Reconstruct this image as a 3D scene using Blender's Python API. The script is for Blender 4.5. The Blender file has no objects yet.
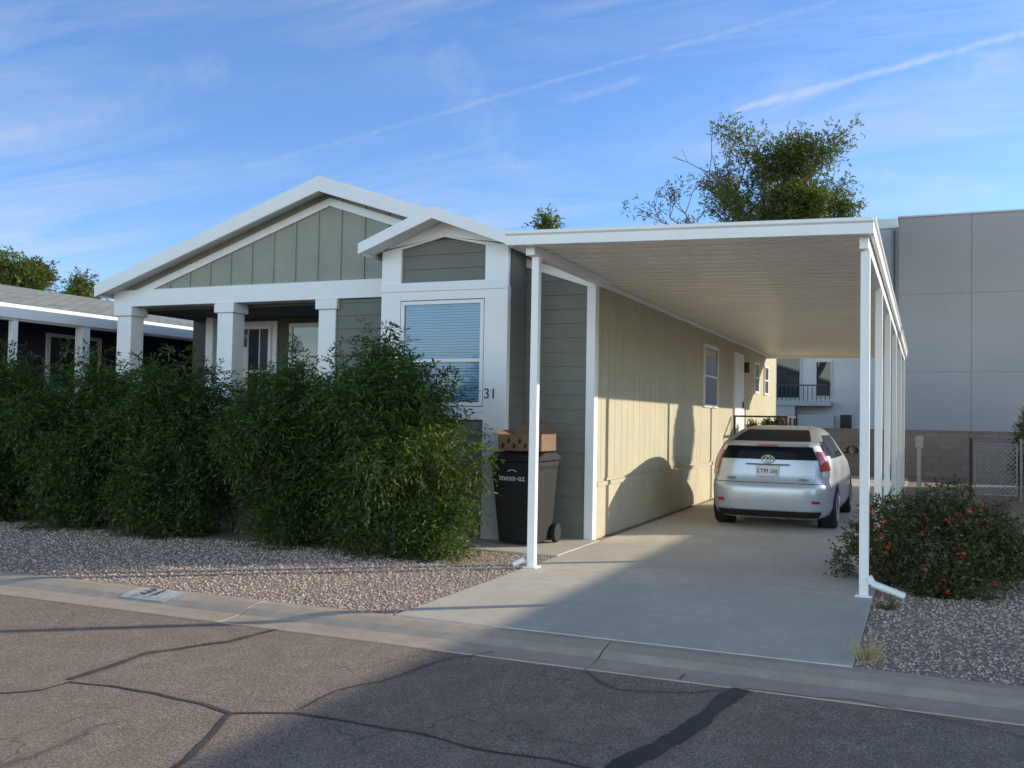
import bpy, math, random
import numpy as np
from mathutils import Vector, Matrix
random.seed(7); np.random.seed(7)
C = bpy.context.scene.collection
F = 956.0
# ------------------------------------------------------------------ camera
Yv = Vector((413,-40,-F)).normalized()
Xv = Vector((2212,-7,F)); Xv = (Xv - Yv*Xv.dot(Yv)).normalized()
Zv = Xv.cross(Yv)
H = 1.6
cam = bpy.data.cameras.new('camera'); co = bpy.data.objects.new('camera', cam); C.objects.link(co)
M = Matrix((Xv, Yv, Zv)).to_4x4(); M.translation = Vector((0,0,H)); co.matrix_world = M
cam.sensor_width = 36; cam.lens = F/1024*36; cam.clip_end = 3000; cam.clip_start = .05
bpy.context.scene.camera = co
def ray(px, py):
    r = Vector((px-512, 384-py, -F)); return Vector((Xv.dot(r), Yv.dot(r), Zv.dot(r)))
def onZ(px, py, z=0.0):
    w = ray(px,py); t = (z-H)/w.z; return Vector((w.x*t, w.y*t, z))
def onY(px, py, Y):
    w = ray(px,py); t = Y/w.y; return Vector((w.x*t, Y, H+w.z*t))
# ------------------------------------------------------------------ materials
class NT:
    def __init__(s, nt): s.nt = nt
    def n(s, typ, **k):
        nd = s.nt.nodes.new(typ)
        for a, v in k.items():
            if a[0] == '_': nd.inputs[int(a[1:])].default_value = v
            else: setattr(nd, a, v)
        return nd
    def l(s, a, b): s.nt.links.new(a, b)
    def math(s, op, a, b=None, c=None, clamp=False):
        m = s.nt.nodes.new('ShaderNodeMath'); m.operation = op; m.use_clamp = clamp
        for i, v in enumerate((a,b,c)):
            if v is None: continue
            if isinstance(v, (int,float)): m.inputs[i].default_value = v
            else: s.l(v, m.inputs[i])
        return m.outputs[0]
    def noise(s, vec, scale, detail=4, rough=.55, dist=0):
        n = s.nt.nodes.new('ShaderNodeTexNoise'); s.l(vec, n.inputs['Vector'])
        n.inputs['Scale'].default_value = scale; n.inputs['Detail'].default_value = detail
        n.inputs['Roughness'].default_value = rough; n.inputs['Distortion'].default_value = dist
        return n.outputs['Fac']
    def ramp(s, fac, stops):
        r = s.nt.nodes.new('ShaderNodeValToRGB'); s.l(fac, r.inputs[0])
        e = r.color_ramp.elements
        while len(e) < len(stops): e.new(.5)
        for i, (p, c) in enumerate(stops):
            e[i].position = p; e[i].color = (c[0],c[1],c[2],1) if not isinstance(c,(int,float)) else (c,c,c,1)
        return r.outputs[0]
    def mix(s, fac, a, b, mode='MIX'):
        m = s.nt.nodes.new('ShaderNodeMix'); m.data_type = 'RGBA'; m.blend_type = mode
        for sock, v in ((m.inputs[0], fac), (m.inputs[6], a), (m.inputs[7], b)):
            if isinstance(v, (int,float)): sock.default_value = v
            elif isinstance(v, tuple): sock.default_value = (v[0],v[1],v[2],1)
            else: s.l(v, sock)
        return m.outputs[2]
def newmat(name):
    m = bpy.data.materials.new(name); m.use_nodes = True
    nt = NT(m.node_tree); b = m.node_tree.nodes['Principled BSDF']
    tc = nt.n('ShaderNodeTexCoord')
    return m, nt, b, tc.outputs['Object']
def bump(nt, b, h, strength, dist=.01):
    bp = nt.n('ShaderNodeBump'); bp.inputs['Strength'].default_value = strength; bp.inputs['Distance'].default_value = dist
    nt.l(h, bp.inputs['Height']); nt.l(bp.outputs[0], b.inputs['Normal'])
def mat(name, c, rough=.6, var=.15, scale=3, bs=.2, bscale=80, metal=0, coat=0, bdist=.004):
    m, nt, b, o = newmat(name)
    n1 = nt.noise(o, scale, 4, .6)
    lo = tuple(x*(1-var) for x in c); hi = tuple(min(1, x*(1+var)) for x in c)
    col = nt.ramp(n1, [(.3, lo), (.7, hi)])
    nt.l(col, b.inputs['Base Color'])
    rr = nt.math('MULTIPLY_ADD', n1, .2, rough-.1, clamp=True); nt.l(rr, b.inputs['Roughness'])
    b.inputs['Metallic'].default_value = metal; b.inputs['Coat Weight'].default_value = coat
    if bs: bump(nt, b, nt.noise(o, bscale, 2), bs, bdist)
    return m
def glass(name, c=(.02,.025,.03), rough=.04, coat=.3, spec=.5):
    m, nt, b, o = newmat(name)
    nt.l(nt.ramp(nt.noise(o, 2, 2), [(.3, c), (.7, tuple(x*1.4 for x in c))]), b.inputs['Base Color'])
    b.inputs['Roughness'].default_value = rough; b.inputs['Specular IOR Level'].default_value = spec
    b.inputs['Coat Weight'].default_value = coat
    return m
W = mat('white paint', (.87,.87,.87), .45, .04, 2, .08, 40)
WM = mat('white metal', (.88,.88,.87), .35, .04, 1.5, .05, 20)
PAN = mat('roof pan', (.95,.91,.82), .35, .04, 1.2, .05, 10)
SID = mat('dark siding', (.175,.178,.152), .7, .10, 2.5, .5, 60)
PORCH = mat('shaded porch siding', (.095,.098,.083), .7, .10, 2.5, .5, 60)  # siding colour darkened to put the porch recess shade into it
GAB = mat('gable panel', (.32,.325,.27), .75, .08, 2.5, .5, 60)
SIDE = mat('side siding', (.51,.46,.325), .7, .08, 1.8, .5, 60)
SKIRT = mat('skirting panel', (.54,.48,.345), .7, .08, 1.8, .5, 60)
DARK = mat('dark interior', (.03,.03,.035), .8)
NAVY = mat('navy wall', (.025,.03,.055), .7)
GLS = glass('window glass', (.03,.035,.045))
GLSKY = glass('sky tinted window glass', (.10,.19,.30))  # blue base colour stands in for sky reflected in the pane
CGL = glass('car glass', (.008,.01,.012), .12, 0, .10)
CGU = glass('car hatch glass', (.012,.013,.015), .35, 0, .03)
BLK = mat('black plastic', (.009,.009,.010), .8, .2, 8, .3, 200)
RUB = mat('rubber', (.015,.015,.015), .8)
CARD = mat('cardboard', (.22,.13,.075), .85, .15, 6)
CARDD = mat('cardboard print', (.05,.022,.012), .85, .15, 6)
STUC = mat('stucco grey', (.385,.37,.37), .9, .05, .35, .6, 12, bdist=.02)
JOINT = mat('stucco joint', (.30,.29,.29), .9, .05, .35, .2, 12)
STUW = mat('stucco white', (.68,.67,.67), .9, .05, .5, .4, 12)
STUG = mat('stucco light grey', (.44,.44,.45), .9, .05, .5, .4, 12)
RED = mat('tail lamp red', (.45,.01,.012), .15, .1, 4, 0, coat=1)
LENS = mat('tail lamp clear', (.7,.62,.62), .15, .05, 4, 0, coat=1)
BARK = mat('bark', (.17,.13,.10), .9, .3, 12, .6, 30)
DRED = mat('dark red paint', (.06,.022,.02), .6)
DMET = mat('dark metal', (.04,.04,.045), .5)
INK = mat('number grey', (.10,.10,.11), .5)
WINK = mat('white print', (.6,.6,.6), .6)
KINK = mat('worn white paint', (.62,.59,.56), .8, .15, 14)
PLATE = mat('plate', (.70,.68,.70), .4)
TAR = mat('tar', (.085,.071,.062), .85, .35, 4, .4, 60)
PAINT = mat('silver car paint', (.55,.585,.635), .3, .02, 2, 0, metal=.4, coat=.4)
ALLOY = mat('alloy', (.5,.5,.52), .35, .05, 2, 0, metal=.8)
CHROME = mat('badge chrome', (.12,.12,.13), .25, .05, 2, 0, metal=.6)
GALV = mat('galvanised', (.4,.4,.42), .5, .1, 6, .1, metal=.6)
BLIND = mat('sky tinted blind slats', (.62,.76,.90), .5, .04)  # white slats coloured blue to carry the sky reflected in the window
def asphalt():
    m, nt, b, o = newmat('asphalt')
    a = nt.noise(o, .5, 5, .6); f = nt.noise(o, 95, 3, .8); g = nt.noise(o, 5, 5, .65)
    c1 = nt.ramp(f, [(.36,(.085,.060,.046)), (.5,(.265,.196,.150)), (.64,(.66,.52,.41))])
    c2 = nt.mix(nt.ramp(a,[(.35,0.0),(.65,.35)]), c1, (.33,.245,.185))
    c3 = nt.mix(nt.ramp(g,[(.42,.3),(.62,0.0)]), c2, (.16,.12,.095))
    v = nt.n('ShaderNodeTexVoronoi'); v.feature = 'DISTANCE_TO_EDGE'; v.inputs['Scale'].default_value = .75
    dn = nt.n('ShaderNodeTexNoise'); dn.inputs['Scale'].default_value = 2.5; dn.inputs['Detail'].default_value = 6; nt.l(o, dn.inputs['Vector'])
    mv = nt.n('ShaderNodeVectorMath', operation='MULTIPLY_ADD'); nt.l(dn.outputs['Color'], mv.inputs[0]); mv.inputs[1].default_value = (.7,.7,0); nt.l(o, mv.inputs[2])
    nt.l(mv.outputs[0], v.inputs['Vector'])
    cr = nt.ramp(v.outputs['Distance'], [(.001,1.0),(.006,0.0)])
    crm = nt.math('MULTIPLY', cr, nt.ramp(nt.noise(o,.6,2),[(.48,0.0),(.56,.6)]))
    c4 = nt.mix(crm, c3, (.06,.05,.043))
    nt.l(c4, b.inputs['Base Color']); b.inputs['Roughness'].default_value = .9
    bump(nt, b, nt.math('SUBTRACT', f, crm), .45, .004)
    return m
ASPH = asphalt()
def concrete(name, c, stain):
    m, nt, b, o = newmat(name)
    a = nt.noise(o, .7, 5, .65); g = nt.noise(o, 7, 5, .7); f = nt.noise(o, 120, 2)
    c1 = nt.ramp(a, [(.3, tuple(x*.80 for x in c)), (.7, tuple(x*1.10 for x in c))])
    c2 = nt.mix(nt.ramp(g,[(.42,.4),(.6,0.0)]), c1, stain)
    c3 = nt.mix(nt.ramp(f,[(.35,.3),(.5,0.0)]), c2, stain)
    nt.l(c3, b.inputs['Base Color']); b.inputs['Roughness'].default_value = .85
    bump(nt, b, nt.math('ADD', f, g), .3, .003)
    return m
CONC = concrete('concrete', (.68,.60,.51), (.50,.44,.37))
CURB = concrete('curb concrete', (.58,.465,.365), (.36,.29,.23))
def gravelmat(name, stones):
    m, nt, b, o = newmat(name)
    if stones:
        g = nt.n('ShaderNodeNewGeometry')
        col = nt.ramp(g.outputs['Random Per Island'], [(0,(.32,.225,.18)),(.3,(.54,.395,.315)),(.6,(.66,.50,.41)),(.85,(.50,.395,.34)),(1,(.74,.62,.53))])
        nt.l(col, b.inputs['Base Color'])
    else:
        v = nt.n('ShaderNodeTexVoronoi'); v.inputs['Scale'].default_value = 48; nt.l(o, v.inputs['Vector'])
        sx = nt.n('ShaderNodeSeparateColor'); nt.l(v.outputs['Color'], sx.inputs[0])
        col = nt.ramp(sx.outputs[0], [(0,(.26,.185,.145)),(.4,(.48,.35,.28)),(.8,(.59,.46,.38)),(1,(.68,.57,.49))])
        col2 = nt.mix(nt.ramp(v.outputs['Distance'],[(.3,0.0),(.75,.65)]), col, (.18,.13,.10))
        nt.l(col2, b.inputs['Base Color'])
        bump(nt, b, nt.math('MULTIPLY', v.outputs['Distance'], -1), .8, .02)
    b.inputs['Roughness'].default_value = .9
    return m
GRAV = gravelmat('gravel bed', False); STONE = gravelmat('stones', True)
def blockmat():
    m, nt, b, o = newmat('block wall')
    br = nt.n('ShaderNodeTexBrick'); 
    mp = nt.n('ShaderNodeMapping'); mp.inputs['Rotation'].default_value = (math.radians(90),0,0); nt.l(o, mp.inputs[0]); nt.l(mp.outputs[0], br.inputs['Vector'])
    br.inputs['Color1'].default_value = (.33,.275,.235,1); br.inputs['Color2'].default_value = (.285,.24,.205,1); br.inputs['Mortar'].default_value = (.21,.18,.155,1)
    br.inputs['Scale'].default_value = 1; br.inputs['Brick Width'].default_value = .4; br.inputs['Row Height'].default_value = .2; br.inputs['Mortar Size'].default_value = .008
    nt.l(br.outputs['Color'], b.inputs['Base Color']); b.inputs['Roughness'].default_value = .9
    bump(nt, b, nt.noise(o, 40, 4), .5)
    return m
BLOCK = blockmat()
def shinglemat():
    m, nt, b, o = newmat('shingles')
    br = nt.n('ShaderNodeTexBrick'); mp = nt.n('ShaderNodeMapping'); mp.inputs['Rotation'].default_value = (0,0,math.radians(90)); nt.l(o, mp.inputs[0]); nt.l(mp.outputs[0], br.inputs['Vector'])
    br.inputs['Color1'].default_value = (.42,.43,.40,1); br.inputs['Color2'].default_value = (.27,.28,.265,1); br.inputs['Mortar'].default_value = (.12,.12,.12,1)
    br.inputs['Scale'].default_value = 1; br.inputs['Brick Width'].default_value = .3; br.inputs['Row Height'].default_value = .14; br.inputs['Mortar Size'].default_value = .012
    nt.l(br.outputs['Color'], b.inputs['Base Color']); b.inputs['Roughness'].default_value = .9
    bump(nt, b, nt.noise(o, 90, 3), .5); return m
SHING = shinglemat()
def leafmat(name, stops, trans=.35, tr3=(2.3,2.0,.5)):
    m, nt, b, o = newmat(name)
    g = nt.n('ShaderNodeNewGeometry')
    r = nt.math('MULTIPLY_ADD', g.outputs['Random Per Island'], .6, nt.math('MULTIPLY', nt.noise(o, 1.6, 3), .4))
    col = nt.ramp(r, stops); nt.l(col, b.inputs['Base Color']); b.inputs['Roughness'].default_value = .6
    tr = nt.n('ShaderNodeBsdfTranslucent'); 
    c2 = nt.mix(1.0, col, tr3, 'MULTIPLY'); nt.l(c2, tr.inputs[0])
    mx = nt.n('ShaderNodeMixShader'); mx.inputs[0].default_value = trans
    nt.l(b.outputs[0], mx.inputs[1]); nt.l(tr.outputs[0], mx.inputs[2])
    nt.l(mx.outputs[0], m.node_tree.nodes['Material Output'].inputs[0])
    return m
LEAF = leafmat('hedge leaves', [(.2,(.020,.042,.013)),(.5,(.048,.092,.026)),(.8,(.098,.155,.040))], .36, (2.9,2.5,.5))
LEAF2 = leafmat('lantana leaves', [(.2,(.04,.05,.02)),(.5,(.085,.098,.038)),(.8,(.15,.16,.065))], .25)
LEAF3 = leafmat('tree leaves', [(.2,(.045,.072,.02)),(.5,(.10,.135,.04)),(.8,(.17,.20,.065))], .4, (1.9,1.8,.5))
FLOW = mat('orange flowers', (.7,.11,.03), .6, .3, 20, 0)
STRAW = mat('dry grass', (.42,.34,.18), .8, .3, 9, 0)
# ------------------------------------------------------------------ mesh helpers
class MB:
    def __init__(s): s.v = []; s.f = []
    def add(s, vs, fs):
        o = len(s.v); s.v += [tuple(v) for v in vs]; s.f += [tuple(i+o for i in f) for f in fs]; return s
    def box(s, x0,x1,y0,y1,z0,z1):
        return s.add([(x0,y0,z0),(x1,y0,z0),(x1,y1,z0),(x0,y1,z0),(x0,y0,z1),(x1,y0,z1),(x1,y1,z1),(x0,y1,z1)],
              [(0,3,2,1),(4,5,6,7),(0,1,5,4),(1,2,6,5),(2,3,7,6),(3,0,4,7)])
    def prismY(s, pts, y0, y1):
        n = len(pts)
        vs = [(p[0],y0,p[1]) for p in pts] + [(p[0],y1,p[1]) for p in pts]
        fs = [tuple(range(n)), tuple(range(2*n-1, n-1, -1))]
        for i in range(n): j = (i+1)%n; fs.append((i, i+n, j+n, j))
        return s.add(vs, fs)
    def prismX(s, pts, x0, x1):
        n = len(pts)
        vs = [(x0,p[0],p[1]) for p in pts] + [(x1,p[0],p[1]) for p in pts]
        fs = [tuple(range(n-1,-1,-1)), tuple(range(n, 2*n))]
        for i in range(n): j = (i+1)%n; fs.append((i, j, j+n, i+n))
        return s.add(vs, fs)
    def tube(s, p0, p1, r0, r1=None, n=8, caps=True):
        r1 = r0 if r1 is None else r1
        p0 = Vector(p0); p1 = Vector(p1); d = (p1-p0).normalized()
        a = d.orthogonal().normalized(); b = d.cross(a)
        vs = []
        for p, r in ((p0,r0),(p1,r1)):
            for i in range(n):
                t = 2*math.pi*i/n; vs.append(p + a*math.cos(t)*r + b*math.sin(t)*r)
        fs = [(i, (i+1)%n, (i+1)%n+n, i+n) for i in range(n)]
        if caps: fs += [tuple(range(n-1,-1,-1)), tuple(range(n,2*n))]
        return s.add(vs, fs)
    def obj(s, name, m, parent=None, smooth=False, bevel=0, label=None):
        return mobj(name, s.v, s.f, m, parent, smooth, bevel, label)
def rootloc(p):
    l = Vector((0,0,0))
    while p is not None: l += p.location; p = p.parent
    return l
def mobj(name, v, f, m, parent=None, smooth=False, bevel=0, label=None, local=False):
    me = bpy.data.meshes.new(name)
    if parent is not None and not local:
        l = rootloc(parent); v = [(a[0]-l.x, a[1]-l.y, a[2]-l.z) for a in v]
    me.from_pydata(v, [], f); me.update(); me.materials.append(m)
    if smooth: me.polygons.foreach_set('use_smooth', [True]*len(me.polygons))
    o = bpy.data.objects.new(name, me); C.objects.link(o)
    if parent is not None: o.parent = parent
    if bevel:
        bv = o.modifiers.new('bevel','BEVEL'); bv.width = bevel; bv.segments = 2; bv.limit_method = 'ANGLE'
    if label: o['label'] = label
    return o
def tag(o, label, cat, group=None, kind=None):
    if label: o['label'] = label
    if cat: o['category'] = cat
    if group: o['group'] = group
    if kind: o['kind'] = kind
    return o
def thing(name, label, cat, loc=(0,0,0), group=None):
    o = bpy.data.objects.new(name, None); C.objects.link(o); o.location = loc; o.empty_display_size = .2
    return tag(o, label, cat, group)
def text(name, body, size, mtx, m, parent, extrude=.002, bold=0):
    cu = bpy.data.curves.new(name, 'FONT'); cu.body = body; cu.size = size; cu.extrude = extrude; cu.offset = bold
    cu.align_x = 'CENTER'; cu.align_y = 'CENTER'
    t = bpy.data.objects.new('tmp', cu); C.objects.link(t)
    dg = bpy.context.evaluated_depsgraph_get(); me = bpy.data.meshes.new_from_object(t.evaluated_get(dg))
    bpy.data.objects.remove(t); me.transform(mtx); me.materials.clear(); me.materials.append(m)
    l = rootloc(parent); me.transform(Matrix.Translation(-l))
    o = bpy.data.objects.new(name, me); C.objects.link(o); o.parent = parent; return o
FRONT = Matrix.Rotation(math.radians(90),4,'X')
# ------------------------------------------------------------------ ground
def sheet(name, x0,x1,y0,y1,z,m):
    return tag(mobj(name,[(x0,y0,z),(x1,y0,z),(x1,y1,z),(x0,y1,z)],[(0,1,2,3)],m),None,None,kind='structure')
sheet('ground', -600,600,-600,900,-.10,GRAV)
YC0, YC1 = 6.05, 6.68
road = sheet('road', -120,120,-7,YC0+.02,-.06,ASPH)
tag(MB().box(-80,80,YC1,75,-.09,-.002).obj('gravel_bed', GRAV), None,None,kind='structure')
kb = MB(); x = -60
while x < 60:
    kb.prismX([(YC0,-.09),(YC1,-.09),(YC1,.006),(YC1-.12,.008),(YC1-.26,-.012),(YC1-.36,-.045),(YC0+.1,-.055),(YC0,-.052)], x+.004, x+3.046-.004); x += 3.05
kerb = tag(kb.obj('kerb', CURB, bevel=.003), None,None,kind='structure')
def kerbz(y):
    pts = [(YC0,-.052),(YC0+.1,-.055),(YC1-.36,-.045),(YC1-.26,-.012),(YC1-.12,.008),(YC1,.006)]
    for (a,za),(b,zb) in zip(pts,pts[1:]):
        if a <= y <= b: return za+(zb-za)*(y-a)/(b-a)
    return 0
ys=[6.36,6.42,6.49,6.56,6.62]
vs=[];fs=[]
for i,y in enumerate(ys): vs += [(-6.44,y,kerbz(y)+.004),(-5.92,y,kerbz(y)+.004)]
for i in range(len(ys)-1): fs.append((2*i,2*i+1,2*i+3,2*i+2))
mobj('address_paint', vs, fs, KINK, kerb)
text('kerb_number','31',.20, Matrix.Translation((-6.18,6.49,kerbz(6.49)+.014))@Matrix.Rotation(math.atan2(.02,.14),4,'X')@Matrix.Diagonal((1.2,1,1,1)), INK, kerb, .001, .003)
dr = MB(); ysl = [YC1-.02, 9.4, 13.2, 17.0, 20.8, 24.6, 30.5]
for a,b in zip(ysl,ysl[1:]): dr.box(-3.86,-.43,a+.004,b-.004,-.08,.014)
tag(dr.obj('driveway', CONC, bevel=.004), None,None,kind='structure')
tag(MB().box(-5.6,-3.87,10.35,11.9,-.08,.02).obj('side_pad', CONC, bevel=.006), None,None,kind='structure')
def ribbon(pts, w, z):
    vs=[];fs=[]; P=[onZ(a,b,-.06) for a,b in pts]; Q=[]
    for a,b in zip(P,P[1:]):
        n=max(2,int((b-a).length/.05))
        for k in range(n): Q.append(a.lerp(b,k/n))
    Q.append(P[-1]); off=0; vel=0; ww=w
    for i,p in enumerate(Q):
        d=(Q[min(i+1,len(Q)-1)]-Q[max(i-1,0)]).normalized(); nrm=Vector((-d.y,d.x,0))
        vel=vel*.8+random.uniform(-.006,.006); off=off*.95+vel; ww=ww*.7+.3*w*random.uniform(.3,1.6)
        for s in (-1,1):
            q=p+nrm*(off+s*ww/2); vs.append((q.x,q.y,z))
    for i in range(len(Q)-1): fs.append((2*i,2*i+2,2*i+3,2*i+1))
    return vs,fs
tars=[([(-60,700),(0,692),(40,688),(70,680),(120,684),(160,692),(200,702),(230,714),(300,710),(380,722),(470,742),(560,752),(650,775),(760,830)],.026),
      ([(70,680),(110,668),(150,654),(180,650),(230,642),(275,628)],.05),([(232,714),(220,728),(205,742),(160,775)],.032),
      ([(742,690),(725,700),(712,712),(700,726),(690,738),(645,768),(600,800)],.11),([(300,710),(340,692),(380,682),(440,655),(520,645)],.014),
      ([(585,672),(600,682),(620,690),(650,692),(690,694),(742,690)],.013),([(698,654),(694,660),(690,668),(676,680)],.011),([(742,690),(850,700),(930,716),(1030,742)],.010)]
for i,(p,w) in enumerate(tars):
    v,f = ribbon(p,w,-.056+.0008*i); mobj('tar_seal', v, f, TAR, road)
def stones(regions, name):
    V=[];Fc=[]; base=np.array([(1,0,0),(0,1,0),(-1,0,0),(0,-1,0),(0,0,1),(0,0,-1)],float)
    tri=np.array([(0,1,4),(1,2,4),(2,3,4),(3,0,4),(1,0,5),(2,1,5),(3,2,5),(0,3,5)])
    k=0
    for (x0,x1,y0,y1,n) in regions:
        p=np.random.rand(n,3)*[x1-x0,y1-y0,0]+[x0,y0,.001]
        s=np.random.uniform(.006,.016,(n,1,1))*np.random.uniform(.65,1.3,(n,1,3)); s[:,:,2]*=.7
        a=np.random.rand(n)*6.28; c,si=np.cos(a),np.sin(a)
        b=np.repeat(base[None],n,0)+np.random.uniform(-.3,.3,(n,6,3)); b=b*s
        bx=b[:,:,0]*c[:,None]-b[:,:,1]*si[:,None]; by=b[:,:,0]*si[:,None]+b[:,:,1]*c[:,None]
        v=np.stack([bx,by,b[:,:,2]],2)+p[:,None,:]
        V.append(v.reshape(-1,3)); Fc.append((tri[None]+ (np.arange(n)*6)[:,None,None]).reshape(-1,3)+k); k+=n*6
    V=np.concatenate(V);Fc=np.concatenate(Fc)
    return mobj(name, V.tolist(), Fc.tolist(), STONE)
tag(stones([(-12,-3.88,6.7,9.6,17000),(-5.6,-3.88,9.6,10.3,800),(-.42,2.4,6.7,11.5,9500),(-.42,3.0,11.5,20,4500)],'loose_gravel'),
    'pinkish crushed landscaping gravel beside the driveway and under the hedge','gravel',kind='stuff')
# ------------------------------------------------------------------ house
XR,XL,YF,YB = -3.98,-12.3,11.9,28.5
XM=-8.14; ZR=5.04; SL=.334
house = thing('manufactured_home','grey green manufactured home with white trim, front gable and window bay behind the hedge','house',((XR+XL)/2,YF,0))
def lap(mb, x0,x1,z0,z1,Y,step=.19):
    z=z0
    while z<z1-.001:
        zt=min(z+step,z1)
        mb.add([(x0,Y-.018,z),(x1,Y-.018,z),(x1,Y-.004,zt),(x0,Y-.004,zt),(x0,Y+.02,z),(x1,Y+.02,z),(x1,Y+.02,zt),(x0,Y+.02,zt)],
          [(0,1,2,3),(4,7,6,5),(0,4,5,1),(3,2,6,7),(0,3,7,4),(1,5,6,2)])
        z=zt
def roofz(x): return ZR-SL*abs(x-XM)
mb=MB(); lap(mb,-8.0,-6.84,.0,3.28,YF); mb.obj('front_wall',SID,house)
mb=MB(); lap(mb,-4.95,XR-.10,.0,3.62,YF); mb.obj('front_wall',SID,house)
mb=MB(); mb.box(-8.0,-7.9,YF+.02,13.7,0,3.28); mb.box(XL,-8.0,13.7,13.8,0,3.28); mb.obj('porch_wall',PORCH,house,label='recessed porch wall darkened for shade')
mb=MB(); mb.box(XR-.15,XR-.012,YF+.02,YB,0,3.5)
y=YF+.02
while y<YB-.1:
    yb=min(y+.31,YB); mb.box(XR-.02,XR,y+.005,yb-.005,.79,3.48); y+=.31
mb.obj('side_wall',SIDE,house,label='tan olive side wall with vertical grooves')
mb=MB(); y=YF+.02
while y<YB-.1:
    yb=min(y+1.22,YB); mb.box(XR-.02,XR+.012,y+.008,yb-.008,.02,.70); y+=1.22
mb.box(XR-.01,XR+.034,YF+.12,YB,.70,.755); mb.obj('skirting',SKIRT,house)
mb=MB(); mb.box(XL,XL+.1,13.8,YB,0,3.5); mb.box(XL,XR,YB,YB+.1,0,3.5); mb.prismY([(XL,3.5),(XR,3.5),(XR,3.55),(XM,ZR-.16),(XL,3.55)],YB-.1,YB+.09); mb.obj('rear_wall',SID,house)
MB().box(XR-.10,XR+.02,YF-.03,YF+.018,.0,3.45).obj('corner_trim',W,house,bevel=.004)
MB().box(XR+.002,XR+.024,YF+.019,YF+.11,.0,3.45).obj('corner_trim',W,house,bevel=.004)
g=MB(); g.prismY([(XL,3.55),(XR,3.55),(XR,roofz(XR)-.1),(XM,ZR-.12),(XL,roofz(XL)-.1)],YF,YF+.08)
x=XL+.3
while x<XR-.05:
    g.box(x-.02,x+.02,YF-.02,YF+.001,3.55,roofz(x)-.14); x+=.405
g.obj('gable_wall',GAB,house,label='sage board and batten gable')
XE_L=-12.46; XE_R=-3.9
mb=MB()
mb.prismY([(XE_L,roofz(XE_L)-.1),(XM,ZR-.1),(XE_R,roofz(XE_R)-.1),(XE_R,roofz(XE_R)),(XM,ZR),(XE_L,roofz(XE_L))],11.62,YB+.3)
roof=mb.obj('roof',SHING,house)
mb=MB()
mb.prismY([(XE_L-.02,roofz(XE_L)-.17),(XM,ZR-.20),(XM,ZR+.03),(XE_L-.02,roofz(XE_L)+.03)],11.57,11.62)
mb.prismY([(XM,ZR-.20),(XE_R,roofz(XE_R)-.17),(XE_R,roofz(XE_R)+.03),(XM,ZR+.03)],11.57,11.62)
mb.box(XE_L-.03,XE_L,11.6,YB+.3,roofz(XE_L)-.15,roofz(XE_L)+.03)
mb.obj('rake_fascia',W,roof,bevel=.006)
mb=MB(); d=.235
mb.prismY([(XL,roofz(XL)-d-.12),(XM,ZR-d-.12),(XM,ZR-d),(XL,roofz(XL)-d)],YF-.035,YF-.001)
mb.prismY([(XM,ZR-d-.12),(XR,roofz(XR)-d-.12),(XR,roofz(XR)-d),(XM,ZR-d)],YF-.035,YF-.001)
mb.obj('gable_trim',W,house,bevel=.004)
MB().prismY([(XE_L,roofz(XE_L)-.125),(XM,ZR-.125),(XE_R,roofz(XE_R)-.125),(XE_R,roofz(XE_R)-.102),(XM,ZR-.102),(XE_L,roofz(XE_L)-.102)],11.625,YF-.002).obj('soffit',W,house)
MB().box(XL-.03,-6.84,YF-.05,YF+.25,3.29,3.56).obj('porch_beam',W,house,bevel=.006)
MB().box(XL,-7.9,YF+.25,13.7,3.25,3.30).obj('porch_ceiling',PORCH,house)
MB().box(XL,-8.0,YF+.0,13.7,.0,.75).obj('porch_deck',SID,house)
for xc in (-12.1,-10.02,-8.13):
    m_=MB(); m_.box(xc-.15,xc+.15,YF-.04,YF+.24,.75,3.14)
    m_.box(xc-.19,xc+.19,YF-.08,YF+.28,3.14,3.285); m_.box(xc-.17,xc+.17,YF-.06,YF+.26,.751,.95); m_.obj('porch_column',W,house,bevel=.006)
MB().box(-11.66,-11.5,13.3,13.45,.75,3.25).obj('porch_column',W,house,bevel=.006)
def clearpane():
    m,nt,b,o=newmat('window pane clear')
    t=nt.n('ShaderNodeBsdfTransparent'); gl=nt.n('ShaderNodeBsdfGlossy'); gl.inputs['Roughness'].default_value=.05
    fr=nt.n('ShaderNodeFresnel'); fr.inputs[0].default_value=1.35
    t.inputs[0].default_value=(.85,.94,1,1)  # bluish tint adds to the sky reflection coloured into the slats
    mx=nt.n('ShaderNodeMixShader'); nt.l(fr.outputs[0],mx.inputs[0]); nt.l(t.outputs[0],mx.inputs[1]); nt.l(gl.outputs[0],mx.inputs[2])
    nt.l(mx.outputs[0],m.node_tree.nodes['Material Output'].inputs[0]); return m
GLB=clearpane()
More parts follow.
